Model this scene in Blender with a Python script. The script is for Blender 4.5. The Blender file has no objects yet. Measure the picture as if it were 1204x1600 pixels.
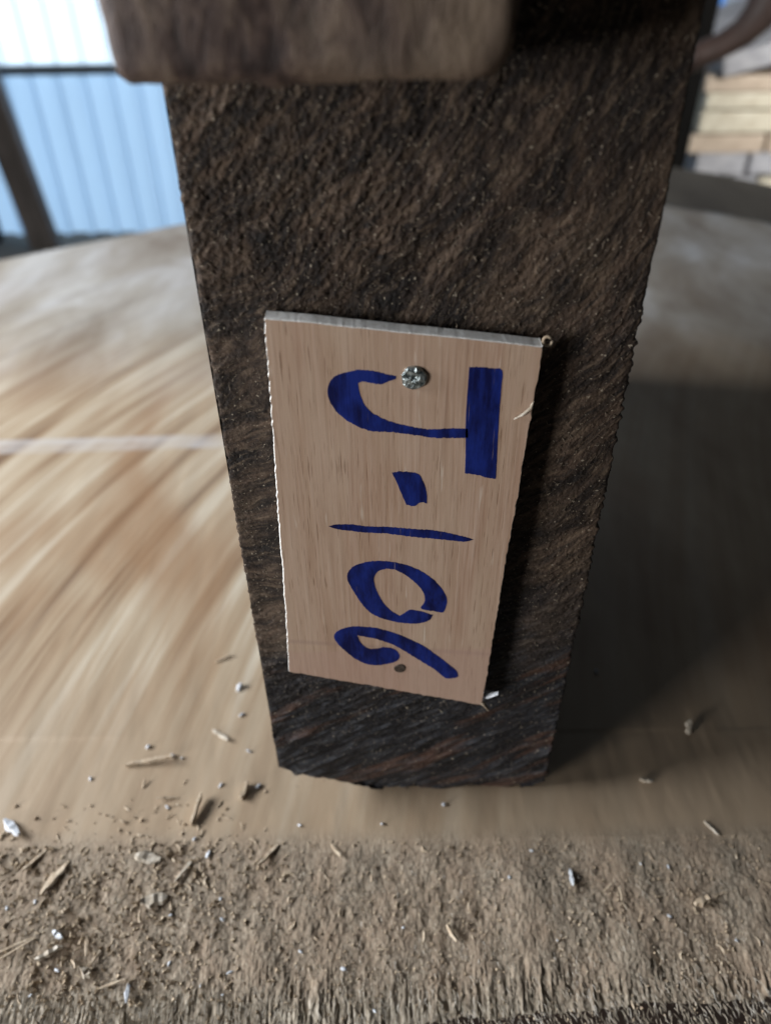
import bpy, math, random
import numpy as np
S = bpy.context.scene
COL = S.collection

# ------------------------------------------------------------------ camera
FPX = 1157.0
TH, RO = math.radians(37.4), math.radians(-0.9)
CD, CH = .174, .276
Fv = np.array((0, math.cos(TH), -math.sin(TH)))
U0 = np.array((0, math.sin(TH), math.cos(TH)))
X0 = np.array((1., 0, 0))
Rv = math.cos(RO)*X0 + math.sin(RO)*U0
Uv = -math.sin(RO)*X0 + math.cos(RO)*U0
Cp = np.array((0, -CD, CH))
cam_d = bpy.data.cameras.new('camera')
cam = bpy.data.objects.new('camera', cam_d); COL.objects.link(cam)
from mathutils import Matrix, Vector
M = Matrix.Identity(4)
for i in range(3):
    M[i][0], M[i][1], M[i][2], M[i][3] = Rv[i], Uv[i], -Fv[i], Cp[i]
cam.matrix_world = M
cam_d.sensor_fit = 'VERTICAL'; cam_d.sensor_height = 36; cam_d.sensor_width = 27
cam_d.lens = 36*FPX/1600
cam_d.clip_start = .01; cam_d.clip_end = 100
cam_d.dof.use_dof = True
cam_d.dof.focus_distance = .212
cam_d.dof.aperture_fstop = 8.2
S.camera = cam

def ray(u, v): return Fv + (u-602)/FPX*Rv - (v-800)/FPX*Uv
def on_face(u, v, y=0.):
    d = ray(u, v); t = (y-Cp[1])/d[1]; return Cp+t*d
def on_ground(u, v, z=-.006):
    d = ray(u, v); t = (z-Cp[2])/d[2]; return Cp+t*d

# ------------------------------------------------------------------ light
W = bpy.data.worlds.new('World'); S.world = W; W.use_nodes = True
W.node_tree.nodes['Background'].inputs[0].default_value = (.62, .78, 1, 1)
W.node_tree.nodes['Background'].inputs[1].default_value = .012
S.view_settings.view_transform = 'Standard'
S.view_settings.look = 'None'
S.view_settings.exposure = 0; S.view_settings.gamma = 1

def area(name, loc, target, sx, sy, power, color):
    d = bpy.data.lights.new(name, 'AREA'); d.shape = 'RECTANGLE'; d.size = sx; d.size_y = sy
    d.energy = power; d.color = color
    o = bpy.data.objects.new(name, d); COL.objects.link(o)
    o.location = loc
    o.rotation_euler = (Vector(target)-Vector(loc)).to_track_quat('-Z', 'Y').to_euler()
    return o
area('side_opening_light', (-1.25, .15, .60), (0, .1, 0), .90, .38, 35, (.95, .975, 1))
area('front_opening_light', (-1.60, -1.08, .25), (0, 0, .12), .45, .50, 27, (1, .98, .95))
area('back_daylight', (-2.5, 9.5, 1.6), (-1.2, 4, -.3), 6, 3, 800, (.66, .83, 1))
area('roof_light', (-.4, 3.4, 2.0), (-.1, .9, 0), 2, .8, 14, (.80, .90, 1))
sp = area('stack_fill_light', (1.9, .7, .8), (1.05, 2, -.12), .5, .5, 10, (1, .98, .94)); sp.data.spread = math.radians(85)  # added fill lamp that brightens the board stack

# ------------------------------------------------------------------ helpers
def prop(o, label=None, cat=None, group=None, kind=None):
    if label: o['label'] = label
    if cat: o['category'] = cat
    if group: o['group'] = group
    if kind: o['kind'] = kind
    return o
def mesh(name, v, f, mat=None, parent=None, smooth=False, loc=None):
    me = bpy.data.meshes.new(name)
    if isinstance(v, np.ndarray): v = v.tolist()
    if isinstance(f, np.ndarray): f = f.tolist()
    me.from_pydata(v, [], f); me.update()
    if smooth: me.polygons.foreach_set('use_smooth', [True]*len(me.polygons))
    if mat: me.materials.append(mat)
    o = bpy.data.objects.new(name, me); COL.objects.link(o)
    if parent: o.parent = parent
    if loc is not None: o.location = loc
    return o
def empty(name, loc=(0, 0, 0)):
    o = bpy.data.objects.new(name, None); o.empty_display_size = .01; COL.objects.link(o); o.location = loc
    return o
def _h(ix, iy, seed):
    n = (ix.astype(np.int64)*374761393 + iy.astype(np.int64)*668265263 + seed*982451653) & 0xffffffff
    n = ((n ^ (n >> 13))*1274126177) & 0xffffffff
    n = (n ^ (n >> 16)) & 0xffffff
    return n/float(0xffffff)
def vnoise(x, y, seed=0):
    ix, iy = np.floor(x), np.floor(y); fx, fy = x-ix, y-iy
    fx = fx*fx*(3-2*fx); fy = fy*fy*(3-2*fy)
    a, b, c, d = _h(ix, iy, seed), _h(ix+1, iy, seed), _h(ix, iy+1, seed), _h(ix+1, iy+1, seed)
    return (a+(b-a)*fx)*(1-fy)+(c+(d-c)*fx)*fy
def fbm(x, y, seed=0, o=4):
    x = np.asarray(x, float); y = np.asarray(y, float)
    s = 0; a = .5
    for k in range(o):
        s = s+a*(vnoise(x, y, seed+k)-.5); x = x*2.03+7.1; y = y*2.03+3.7; a *= .5
    return s*2      # about -1..1
def grid_faces(nx, ny, off=0):
    i = np.arange(nx-1)[None, :]; j = np.arange(ny-1)[:, None]
    a = off+j*nx+i
    return np.stack([a, a+1, a+nx+1, a+nx], -1).reshape(-1, 4)
def sstep(a, b, x):
    t = np.clip((x-a)/(b-a), 0, 1); return t*t*(3-2*t)

class N:
    def __init__(s, name):
        s.m = bpy.data.materials.new(name); s.m.use_nodes = True
        s.t = s.m.node_tree; s.b = s.t.nodes['Principled BSDF']
        s.out = s.t.nodes['Material Output']
        s.co = s.t.nodes.new('ShaderNodeTexCoord').outputs['Object']
    def n(s, typ, **k):
        x = s.t.nodes.new(typ)
        for a, b in k.items(): setattr(x, a, b)
        return x
    def set(s, inp, val):
        if hasattr(val, 'is_output') or isinstance(val, bpy.types.NodeSocket): s.t.links.new(val, inp)
        else: inp.default_value = val
    def mp(s, scale=(1, 1, 1), rot=(0, 0, 0), loc=(0, 0, 0), src=None):
        x = s.n('ShaderNodeMapping'); s.set(x.inputs[0], src or s.co)
        x.inputs['Location'].default_value = loc; x.inputs['Rotation'].default_value = rot; x.inputs['Scale'].default_value = scale
        return x.outputs[0]
    def noise(s, vec, scale=1, det=4, rough=.55, dist=0):
        x = s.n('ShaderNodeTexNoise'); s.set(x.inputs['Vector'], vec)
        x.inputs['Scale'].default_value = scale; x.inputs['Detail'].default_value = det
        x.inputs['Roughness'].default_value = rough; x.inputs['Distortion'].default_value = dist
        return x.outputs[0]
    def ramp(s, fac, stops):
        x = s.n('ShaderNodeValToRGB'); s.set(x.inputs[0], fac)
        e = x.color_ramp.elements
        while len(e) < len(stops): e.new(.5)
        for i, (p, c) in enumerate(stops):
            e[i].position = p
            if not isinstance(c, tuple): c = (c, c, c)
            e[i].color = tuple(c)+(1,)
        return x.outputs[0]
    def mix(s, fac, a, b, mode='MIX'):
        x = s.n('ShaderNodeMix', data_type='RGBA', blend_type=mode)
        s.set(x.inputs[0], fac)
        for i, q in ((6, a), (7, b)):
            if isinstance(q, tuple): q = tuple(q)+(1,)
            s.set(x.inputs[i], q)
        return x.outputs[2]
    def math(s, op, a, b=0., c=None):
        x = s.n('ShaderNodeMath', operation=op); s.set(x.inputs[0], a); s.set(x.inputs[1], b)
        if c is not None: s.set(x.inputs[2], c)
        return x.outputs[0]
    def sep(s, vec=None):
        x = s.n('ShaderNodeSeparateXYZ'); s.set(x.inputs[0], vec or s.co); return x.outputs
    def vadd(s, a, b):
        x = s.n('ShaderNodeVectorMath', operation='ADD'); s.set(x.inputs[0], a); s.set(x.inputs[1], b); return x.outputs[0]
    def vscale(s, a, k):
        x = s.n('ShaderNodeVectorMath', operation='SCALE'); s.set(x.inputs[0], a); s.set(x.inputs['Scale'], k); return x.outputs[0]
    def comb(s, x_, y_, z_):
        x = s.n('ShaderNodeCombineXYZ'); s.set(x.inputs[0], x_); s.set(x.inputs[1], y_); s.set(x.inputs[2], z_); return x.outputs[0]
    def mrange(s, v, a, b, c=0., d=1.):
        x = s.n('ShaderNodeMapRange', interpolation_type='SMOOTHSTEP'); s.set(x.inputs[0], v)
        for i, q in enumerate((a, b, c, d)): x.inputs[i+1].default_value = q
        return x.outputs[0]
    def bump(s, h, strength=.5, dist=.001, normal=None):
        x = s.n('ShaderNodeBump'); s.set(x.inputs['Height'], h); x.inputs['Strength'].default_value = strength
        x.inputs['Distance'].default_value = dist
        if normal: s.set(x.inputs['Normal'], normal)
        return x.outputs[0]
    def done(s, color, rough=.8, normal=None, metal=0., spec=.5):
        s.set(s.b.inputs['Base Color'], tuple(color)+(1,) if isinstance(color, tuple) else color)
        s.set(s.b.inputs['Roughness'], rough); s.set(s.b.inputs['Metallic'], metal)
        s.b.inputs['Specular IOR Level'].default_value = spec
        if normal: s.set(s.b.inputs['Normal'], normal)
        return s.m

# ------------------------------------------------------------------ materials
def mat_slab():
    m = N('slab_wood')
    X, Y, Z = m.sep()
    # grain runs away from the viewer and curves outwards on the left
    w = m.noise(m.mp((2.2, 1.0, 1)), 1, 2)
    w = m.math('MULTIPLY', m.math('SUBTRACT', w, .5), .045)
    bend = m.math('MULTIPLY', m.math('MULTIPLY', Y, Y), .50)
    gx = m.math('ADD', m.math('SUBTRACT', m.math('SUBTRACT', X, m.math('MULTIPLY', Y, .12)), bend), w)
    g = m.comb(gx, Y, 0.)
    streak = m.noise(m.mp((58, 2.6, 1), src=g), 1, 5, .62, .3)
    streak = m.math('ADD', m.math('MULTIPLY', m.math('SUBTRACT', streak, .5), 1.2), .5)
    fine = m.noise(m.mp((240, 7, 1), src=g), 1, 3, .6)
    patch = m.noise(m.mp((7, 3.0, 1), loc=(3.3, 1, 0)), 1, 3, .6, .6)
    c = m.ramp(streak, [(.30, (.16, .098, .058)), (.40, (.285, .19, .115)), (.47, (.40, .295, .195)), (.56, (.485, .39, .28)), (.66, (.62, .55, .44))])
    c = m.mix(m.ramp(fine, [(.45, .0), (.65, .25)]), c, (.58, .50, .38))
    c = m.mix(m.ramp(patch, [(.52, 0.), (.62, .6)]), c, (.30, .165, .080))
    # even sanded heart close to the block
    # plainer, browner wood on the right half of the slab
    plain = m.noise(m.mp((12, 5, 1), loc=(8, 2, 0)), 1, 4, .6)
    c = m.mix(m.math('MULTIPLY', m.mrange(X, .0, .10), .8), c, m.ramp(plain, [(.35, (.27, .185, .12)), (.65, (.47, .36, .25))]))
    c0 = m.mrange(Y, .10, .0)
    c = m.mix(m.math('MULTIPLY', c0, .75), c, m.mix(m.noise(m.mp((30, 14, 1)), 1, 4, .6), (.345, .25, .165), (.475, .375, .27)))
    # far end mottled grey
    far = m.mrange(m.math('ADD', Y, m.math('MULTIPLY', patch, .2)), .42, .62)
    mot = m.noise(m.mp((9, 4, 1), loc=(2, 7, 0)), 1, 4, .65, .5)
    c = m.mix(m.math('MULTIPLY', far, .8), c, m.ramp(mot, [(.35, (.22, .19, .16)), (.5, (.38, .36, .33)), (.64, (.56, .57, .58))]))
    # pale line across the left of the slab
    ln = m.math('ABSOLUTE', m.math('SUBTRACT', Y, m.math('ADD', .284, m.math('MULTIPLY', X, .02))))
    lm = m.math('MULTIPLY', m.math('MULTIPLY', m.mrange(X, -.09, -.14), m.mrange(ln, .0105, .0075)), m.ramp(m.noise(m.mp((24, 60, 1)), 1, 3), [(.35, .25), (.6, .6)]))
    c = m.mix(lm, c, (.60, .60, .62))
    # dusty worn front margin
    wob = m.noise(m.mp((40, 20, 1)), 1, 4, .65)
    yy = m.math('ADD', Y, m.math('MULTIPLY', m.math('SUBTRACT', wob, .5), .005))
    fr = m.mrange(yy, -.0115, -.0265)
    dust = m.ramp(m.noise(m.mp((900, 500, 900)), 1, 4, .7), [(.30, (.17, .132, .098)), (.5, (.285, .233, .176)), (.70, (.45, .39, .31))])
    dv = m.noise(m.mp((55, 35, 1), loc=(4, 0, 0)), 1, 4, .6)
    dust = m.mix(m.ramp(dv, [(.42, .0), (.62, .6)]), dust, (.33, .245, .175))
    dust = m.mix(m.ramp(m.noise(m.mp((1600, 1600, 1600)), 1, 1), [(.70, 0.), (.75, .8)]), dust, (.62, .56, .46))
    c = m.mix(fr, c, dust)
    # raw grey fibre rim at the sawn edge
    rim = m.mrange(m.math('ADD', yy, m.math('MULTIPLY', X, .03)), -.066, -.076)
    fib = m.ramp(m.noise(m.mp((1500, 130, 260)), 1, 4, .65), [(.32, (.07, .055, .04)), (.44, (.30, .25, .19)), (.60, (.47, .42, .345)), (.74, (.64, .60, .53))])
    c = m.mix(rim, c, fib)
    h1 = m.noise(m.mp((1300, 620, 1300)), 1, 4, .7)
    h2 = m.noise(m.mp((1400, 260, 300)), 1, 3, .6)
    h = m.math('ADD', m.math('MULTIPLY', h1, fr), m.math('MULTIPLY', h2, m.math('ADD', m.math('MULTIPLY', fr, .8), .15)))
    nb = m.bump(h, .6, .00045)
    rough = m.math('ADD', .50, m.math('MULTIPLY', fr, .4))
    return m.done(c, rough, nb, spec=.42)

def mat_block():
    m = N('end_grain')
    X, Y, Z = m.sep()
    n0 = m.noise(m.mp((16, 16, 16)), 1, 3, .6)
    dx = m.math('ADD', X, .10); dz = m.math('SUBTRACT', Z, .31)
    r = m.math('SQRT', m.math('ADD', m.math('MULTIPLY', dx, dx), m.math('MULTIPLY', dz, dz)))
    r = m.math('ADD', r, m.math('MULTIPLY', m.math('SUBTRACT', n0, .5), .035))
    an = m.math('ARCTAN2', dz, dx)
    rings = m.noise(m.comb(m.math('MULTIPLY', r, 130.), m.math('MULTIPLY', an, 3.2), m.math('MULTIPLY', Y, 40.)), 1, 5, .65)
    fine = m.noise(m.mp((900, 900, 900)), 1, 5, .7)
    blot = m.noise(m.mp((26, 30, 26), loc=(2, 5, 1)), 1, 4, .6, .5)
    rings = m.math('ADD', m.math('MULTIPLY', m.math('SUBTRACT', rings, .5), 1.7), .5)
    up = m.ramp(rings, [(.30, (.010, .006, .005)), (.46, (.032, .020, .014)), (.60, (.072, .046, .032)), (.74, (.13, .088, .062))])
    up = m.mix(m.ramp(blot, [(.48, 0.), (.64, .6)]), up, (.105, .073, .050))
    up = m.mix(m.ramp(blot, [(.36, .9), (.50, 0.)]), up, (.012, .008, .007))
    ldir = m.comb(m.math('ADD', m.math('MULTIPLY', X, 40.), m.math('MULTIPLY', Z, 25.)), m.math('SUBTRACT', m.math('MULTIPLY', Z, 300.), m.math('MULTIPLY', X, 190.)), 2.)
    lowst = m.noise(ldir, 1, 6, .72, .3)
    lo = m.ramp(lowst, [(.36, (.003, .003, .004)), (.50, (.011, .010, .013)), (.60, (.030, .033, .042)), (.74, (.11, .115, .125))])
    red = m.noise(m.vscale(ldir, .28), 1, 4, .65)
    lo = m.mix(m.ramp(red, [(.56, 0.), (.64, .8)]), lo, m.mix(lowst, (.02, .010, .008), (.15, .07, .04)))
    zz = m.math('ADD', Z, m.math('ADD', m.math('MULTIPLY', m.math('SUBTRACT', blot, .5), .10), m.math('MULTIPLY', X, -.25)))
    lowf = m.mrange(zz, .125, .055)
    c = m.mix(lowf, up, lo)
    c = m.mix(m.ramp(fine, [(.54, 0.), (.76, .3)]), c, (.15, .11, .08))
    c = m.mix(m.ramp(fine, [(.34, .4), (.46, 0.)]), c, (.008, .006, .006))
    strk = m.noise(m.comb(m.math('MULTIPLY', r, 620.), m.math('MULTIPLY', an, 22.), 1.), 1, 4, .65)
    c = m.mix(m.ramp(strk, [(.52, 0.), (.70, .6)]), c, m.mix(lowf, (.20, .145, .10), (.085, .09, .10)))
    c = m.mix(m.ramp(strk, [(.32, .85), (.49, 0.)]), c, (.006, .005, .005))
    c = m.mix(m.ramp(m.noise(m.mp((1100, 1100, 1100), loc=(5, 5, 5)), 1, 1), [(.69, 0.), (.74, .9)]), c, (.36, .31, .24))
    gran = m.noise(m.mp((1700, 1700, 1700)), 1, 3, .7)
    h = m.math('ADD', m.math('MULTIPLY', gran, 1.), m.math('MULTIPLY', strk, .6))
    nb = m.bump(h, .75, .0006)
    return m.done(c, .72, nb, spec=.35)

def mat_ply(edge=False):
    m = N('plywood_edge' if edge else 'plywood_face')
    if edge:
        n = m.noise(m.mp((700, 700, 700)), 1, 3, .6)
        # three veneers: pale core between warm skins
        c = m.ramp(n, [(.3, (.80, .78, .74)), (.5, (.90, .90, .88)), (.7, (.94, .94, .93))])
        return m.done(c, .8, m.bump(n, .5, .0003))
    warp = m.vscale(m.vadd(m.n('ShaderNodeTexNoise').outputs[1], (-.5, -.5, -.5)), .0)
    big = m.noise(m.mp((60, 60, 9)), 1, 3, .6, .6)
    gr = m.noise(m.mp((900, 900, 26)), 1, 4, .62, .3)
    med = m.noise(m.mp((240, 240, 7), loc=(1, 1, 1)), 1, 3, .6, .4)
    c = m.ramp(gr, [(.30, (.32, .190, .130)), (.45, (.45, .298, .215)), (.6, (.52, .365, .28)), (.75, (.60, .455, .36))])
    c = m.mix(m.ramp(med, [(.40, 0.), (.66, .5)]), c, (.44, .30, .205))
    c = m.mix(m.ramp(big, [(.40, 0.), (.62, .6)]), c, (.555, .42, .32))
    pores = m.noise(m.mp((2600, 2600, 95), loc=(3, 0, 2)), 1, 2, .5)
    pf = m.math('MULTIPLY', m.ramp(pores, [(.60, 0.), (.67, 1.)]), m.ramp(med, [(.40, .05), (.58, .55)]))
    c = m.mix(pf, c, (.17, .085, .045))
    c = m.mix(m.ramp(m.noise(m.mp((700, 700, 60), loc=(9, 0, 0)), 1, 2), [(.68, 0.), (.8, .55)]), c, (.80, .72, .62))
    Z = m.sep()[2]
    # a water mark across the lower end
    wm = m.math('ABSOLUTE', m.math('SUBTRACT', Z, m.math('ADD', .0915, m.math('MULTIPLY', m.sep()[0], -.12))))
    c = m.mix(m.math('MULTIPLY', m.mrange(wm, .0016, .0), .35), c, (.33, .22, .19))
    lowz = m.mrange(Z, .0915, .089)
    c = m.mix(m.math('MULTIPLY', lowz, .45), c, (.50, .33, .27))
    h = m.math('SUBTRACT', gr, m.math('MULTIPLY', pf, .6))
    return m.done(c, .62, m.bump(h, .35, .0002), spec=.4)

def mat_ink():
    m = N('marker_ink')
    gr = m.noise(m.mp((1500, 1500, 40)), 1, 3, .6)
    sc = m.noise(m.mp((2200, 2200, 70), loc=(1, 4, 2)), 1, 2, .5)
    big = m.noise(m.mp((170, 170, 50)), 1, 4, .7)
    c = m.ramp(big, [(.40, (.0025, .005, .060)), (.60, (.009, .024, .20))])
    c = m.mix(m.ramp(gr, [(.55, 0.), (.75, .5)]), c, (.012, .026, .19))
    c = m.mix(m.ramp(sc, [(.72, 0.), (.78, .8)]), c, (.32, .26, .27))
    return m.done(c, .6, m.bump(gr, .3, .0002), spec=.2)

def mat_simple(name, stops, scale, rough=.75, bstr=.5, bd=.001, metal=0., rot=(0, 0, 0)):
    m = N(name)
    n = m.noise(m.mp(scale, rot), 1, 5, .65, .2)
    return m.done(m.ramp(n, stops), rough, m.bump(n, bstr, bd), metal=metal)

M_slab, M_block, M_ply, M_plye, M_ink = mat_slab(), mat_block(), mat_ply(), mat_ply(True), mat_ink()
def mat_batten():
    m = N('batten_wood')
    a = m.noise(m.mp((210, 210, 70)), 1, 5, .7, .6)
    b = m.noise(m.mp((38, 38, 30), loc=(1.7, 0, .4)), 1, 3, .6)
    c = m.ramp(a, [(.36, (.022, .012, .011)), (.48, (.065, .040, .034)), (.58, (.125, .085, .066)), (.70, (.28, .22, .165))])
    X, Y, Z = m.sep()
    f = m.math('ADD', m.mrange(X, -.015, .035, 0., .55), m.ramp(b, [(.48, 0.), (.6, .45)]))
    c = m.mix(f, c, m.mix(a, (.10, .068, .048), (.32, .245, .175)))
    return m.done(c, .7, m.bump(a, .5, .002))
M_batten = mat_batten()
M_chip = mat_simple('wood_chip', [(.3, (.30, .22, .15)), (.5, (.45, .36, .26)), (.7, (.60, .52, .41))], (700, 700, 300), .8, .5, .0004)
M_pale = mat_simple('pale_wood_chip', [(.3, (.30, .25, .19)), (.5, (.47, .41, .33)), (.7, (.64, .60, .53))], (700, 700, 300), .7, .4, .0003)
M_white = mat_simple('white_crumb', [(.3, (.40, .43, .48)), (.6, (.72, .76, .82))], (900, 900, 900), .35, .3, .0003)
M_dust = mat_simple('sawdust', [(.3, (.24, .18, .12)), (.5, (.38, .30, .21)), (.7, (.55, .47, .36))], (500, 500, 500), .9, .3, .0003)
M_fibre = mat_simple('pale_fibre', [(.3, (.18, .15, .11)), (.5, (.37, .32, .25)), (.7, (.62, .60, .56))], (300, 120, 300), .75, .3, .0003)
M_dark = mat_simple('dark_post_wood', [(.3, (.003, .003, .003)), (.7, (.008, .007, .006))], (20, 20, 4), .95)
M_dark.node_tree.nodes['Principled BSDF'].inputs['Specular IOR Level'].default_value = .1
M_rust = mat_simple('brown_brace', [(.3, (.022, .012, .009)), (.7, (.05, .028, .022))], (15, 15, 15), .6)
def mat_nail():
    m = N('nail_steel')
    v = m.n('ShaderNodeTexVoronoi'); m.set(v.inputs['Vector'], m.mp((620, 620, 620))); v.inputs['Scale'].default_value = 1
    n = m.noise(m.mp((700, 700, 700)), 1, 3)
    c = m.ramp(n, [(.35, (.16, .20, .21)), (.6, (.62, .70, .72))])
    return m.done(c, m.math('ADD', .22, m.math('MULTIPLY', n, .25)), m.bump(m.math('ADD', v.outputs[0], n), .9, .0006), metal=.9)
M_nail = mat_nail()
M_oldnail = mat_simple('rusted_nail', [(.3, (.05, .035, .028)), (.7, (.16, .13, .11))], (900, 900, 900), .5, .4, .0003, .5)

# ------------------------------------------------------------------ setting: slab the block stands on
Z0 = -.006
def far_edge(x):
    """y of the rounded far end of the slab at x"""
    return np.interp(x, [-.9, -.55, -.436, -.33, -.258, -.1, .1, .30, .377, .44, .49, .6, .9], [.40, .60, .685, .76, .815, .90, .94, .915, .875, .83, .78, .62, .3])
def slab():
    xs = np.concatenate([np.linspace(-1.0, -.24, 30)[:-1], np.linspace(-.24, -.165, 40)[:-1], np.arange(-.165, .1651, .00042), np.linspace(.165, .24, 40)[1:], np.linspace(.24, 1.0, 30)[1:]])
    ts = np.concatenate([np.arange(-.0830, -.004, .00042), np.linspace(-.004, .06, 60), np.linspace(.06, 1, 60)[1:]])
    X, T = np.meshgrid(xs, ts)
    fe = far_edge(X)
    Y = np.where(T > .06, .06+(T-.06)/.94*(fe-.06), T)
    # ragged sawn front edge
    jag = (fbm(xs*900, xs*0+3, 5, 3)*.0011 + fbm(xs*120, xs*0, 6, 3)*.0018 + fbm(xs*22, xs*0, 8, 2)*.0025)
    edge_y = -.0790+jag+np.where(xs > 0, xs*.05, 0)
    k = sstep(-.055, -.083, Y)
    Y = Y+k*(edge_y[None, :]-(-.083))
    # slope down from the flat top towards the sawn edge
    s = np.clip(-.0195+fbm(X*25, X*0, 9, 2)*.0006-Y, 0, 1)
    Zz = -.16*s-1.6*s*s
    fz = sstep(-.013, -.034, Y)
    Zz = Zz+fz*(fbm(X*1300, Y*900, 11, 3)*.00034+fbm(X*300, Y*220, 12, 3)*.00050+fbm(X*60, Y*50, 13, 3)*.0016)
    rim = sstep(-.060, -.074, Y+.010*fbm(X*18, Y*0, 14, 2)+.004*sstep(-.02, -.1, X))
    Zz = Zz+rim*(fbm(X*1400, Y*160, 15, 3)*.0009+fbm(X*420, Y*120, 16, 3)*.0009)
    Zz = Zz+(1-fz)*(fbm(X*90, Y*30, 17, 3)*.00030+fbm(X*10, Y*5, 18, 2)*.0012*(Y > .03))
    Zz = Zz+Z0
    nx, ny = len(xs), len(ts)
    V = np.stack([X, Y, Zz], -1).reshape(-1, 3)
    Fc = grid_faces(nx, ny)
    # front sawn face, far edge and underside
    fr = V[:nx].copy(); rows = [V]
    off = nx*ny; prev = np.arange(nx); faces = [Fc]
    for k_, (dy, dz) in enumerate(((.0035, -.0022), (.014, -.012), (.034, -.055))):
        q = fr.copy(); q[:, 1] += dy+fbm(q[:, 0]*700, q[:, 0]*0+k_, 20, 3)*.0009; q[:, 2] = q[:, 2]+dz
        rows.append(q); cur = off+np.arange(nx); off += nx
        faces.append(np.stack([cur[:-1], cur[1:], prev[1:], prev[:-1]], -1)); prev = cur
    bk = V[nx*(ny-1):nx*ny].copy(); bk[:, 2] = -.062; bk[:, 1] += .012
    rows.append(bk); cur = off+np.arange(nx); top = np.arange(nx*(ny-1), nx*ny)
    faces.append(np.stack([top[:-1], top[1:], cur[1:], cur[:-1]], -1))
    faces.append(np.stack([prev[:-1], prev[1:], cur[1:], cur[:-1]][::-1], -1))
    o = mesh('timber_slab', np.concatenate(rows), np.concatenate(faces), M_slab, smooth=True)
    return o
o = slab()
prop(o, 'big pale streaky timber slab with a ragged front edge, under the dark block', 'slab')

def floor():
    m = N('shed_floor')
    n = m.noise(m.mp((.8, .8, 1)), 1, 5, .6); n2 = m.noise(m.mp((9, 9, 9)), 1, 4, .6)
    c = m.mix(n2, m.ramp(n, [(.35, (.16, .13, .10)), (.65, (.34, .30, .25))]), (.28, .25, .21))
    mt = m.done(c, .9, m.bump(n2, .6, .02))
    o = mesh('ground', [(-30, -3, -.95), (30, -3, -.95), (30, 40, -.95), (-30, 40, -.95)], [(0, 1, 2, 3)], mt)
    prop(o, kind='structure')
floor()

# ------------------------------------------------------------------ boxes with softened edges
def rbox(name, lo, hi, mat, parent=None, b=.01, seg=2, rot=None):
    import bmesh
    bm = bmesh.new(); bmesh.ops.create_cube(bm, size=1)
    lo, hi = Vector(lo), Vector(hi)
    for v in bm.verts: v.co = Vector([(v.co[i])*(hi[i]-lo[i]) for i in range(3)])
    if b: bmesh.ops.bevel(bm, geom=bm.edges[:], offset=b, segments=seg, affect='EDGES', profile=.6)
    me = bpy.data.meshes.new(name); bm.to_mesh(me); bm.free()
    me.materials.append(mat)
    o = bpy.data.objects.new(name, me); COL.objects.link(o)
    o.location = (lo+hi)/2
    if rot: o.rotation_euler = rot
    if parent: o.parent = parent
    return o

# support under the slab (a trestle of two bearers), hidden below it
for i, y in enumerate((.10, .58)):
    o = rbox('trestle', (-.6, y-.04, -.95), (.6, y+.04, -.064), M_rust, b=.005)
    prop(o, ['dark timber bearer carrying the front of the slab', 'dark timber bearer carrying the far end of the slab'][i], 'trestle')

# ------------------------------------------------------------------ shed wall of corrugated sheet, daylit from outside
def mat_sheet(name, col, trans):
    m = N(name)
    n = m.noise(m.mp((3, 3, 1.2)), 1, 4, .6)
    c = m.mix(m.ramp(n, [(.3, 0.), (.7, .3)]), tuple(col), tuple(x*.75 for x in col))
    m.set(m.b.inputs['Base Color'], c); m.b.inputs['Roughness'].default_value = .5
    tr = m.n('ShaderNodeBsdfTranslucent'); m.set(tr.inputs[0], c)
    mx = m.n('ShaderNodeMixShader'); mx.inputs[0].default_value = trans
    m.t.links.new(m.b.outputs[0], mx.inputs[1]); m.t.links.new(tr.outputs[0], mx.inputs[2])
    m.t.links.new(mx.outputs[0], m.out.inputs[0])
    return m.m
M_sheet_up = mat_sheet('clear_sheet', (.92, .95, .97), .92)
M_sheet_lo = mat_sheet('blue_sheet', (.56, .70, .84), .55)
def corr(name, x0, x1, z0, z1, y, mat, parent, pitch=.13, amp=.040):
    xs = []; ys = []
    k = x0
    while k < x1:
        for a, d in ((0, 0), (.10, 1), (.28, 1), (.38, 0), (.70, 0)):
            xs.append(k+a*pitch); ys.append(y-d*amp)
        k += pitch
    n = len(xs); V = []
    for zz in (z0, z1): V += [(xs[i], ys[i], zz) for i in range(n)]
    Fc = [(i, i+1, n+i+1, n+i) for i in range(n-1)]
    o = mesh(name, V, Fc, mat, parent)
    return o
wall = empty('corrugated_wall', (0, 4, -.95))
prop(wall, 'bluish white corrugated sheet wall behind the slab on the left', 'wall')
def tow(o): o.parent = wall; o.matrix_parent_inverse = Matrix.Translation((0, -4, .95)); return o
tow(corr('lower_sheet', -5.5, .2, -.95, -.16, 4.0, M_sheet_lo, None))
tow(corr('upper_sheet', -5.5, .2, -.18, .45, 4.03, M_sheet_up, None))
M_stop = mat_simple('light_stop_sheet', [(.3, (.02, .02, .022)), (.7, (.05, .05, .055))], (2, 2, 2), .6)
tow(corr('upper_light_stop', -5.5, .2, .44, 3.2, 4.09, M_stop, None))  # unseen opaque sheet, added to cut the back daylight above the wall
tow(corr('side_light_stop', .2, 1.2, -.95, 3.2, 4.12, M_stop, None))  # hidden opaque sheet, added to stop back daylight leaking past the wall
M_girt = mat_simple('girt_steel', [(.3, (.12, .15, .18)), (.7, (.20, .24, .28))], (4, 4, 4), .6)
tow(rbox('girt', (-5.5, 3.90, -.195), (.2, 3.975, -.155), M_girt, b=.004))
tow(rbox('girt', (-5.5, 3.90, 1.2), (.2, 3.975, 1.26), M_girt, b=.004))
M_post = mat_simple('post_wood', [(.3, (.12, .10, .09)), (.7, (.34, .30, .28))], (10, 10, 2), .8)
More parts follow.
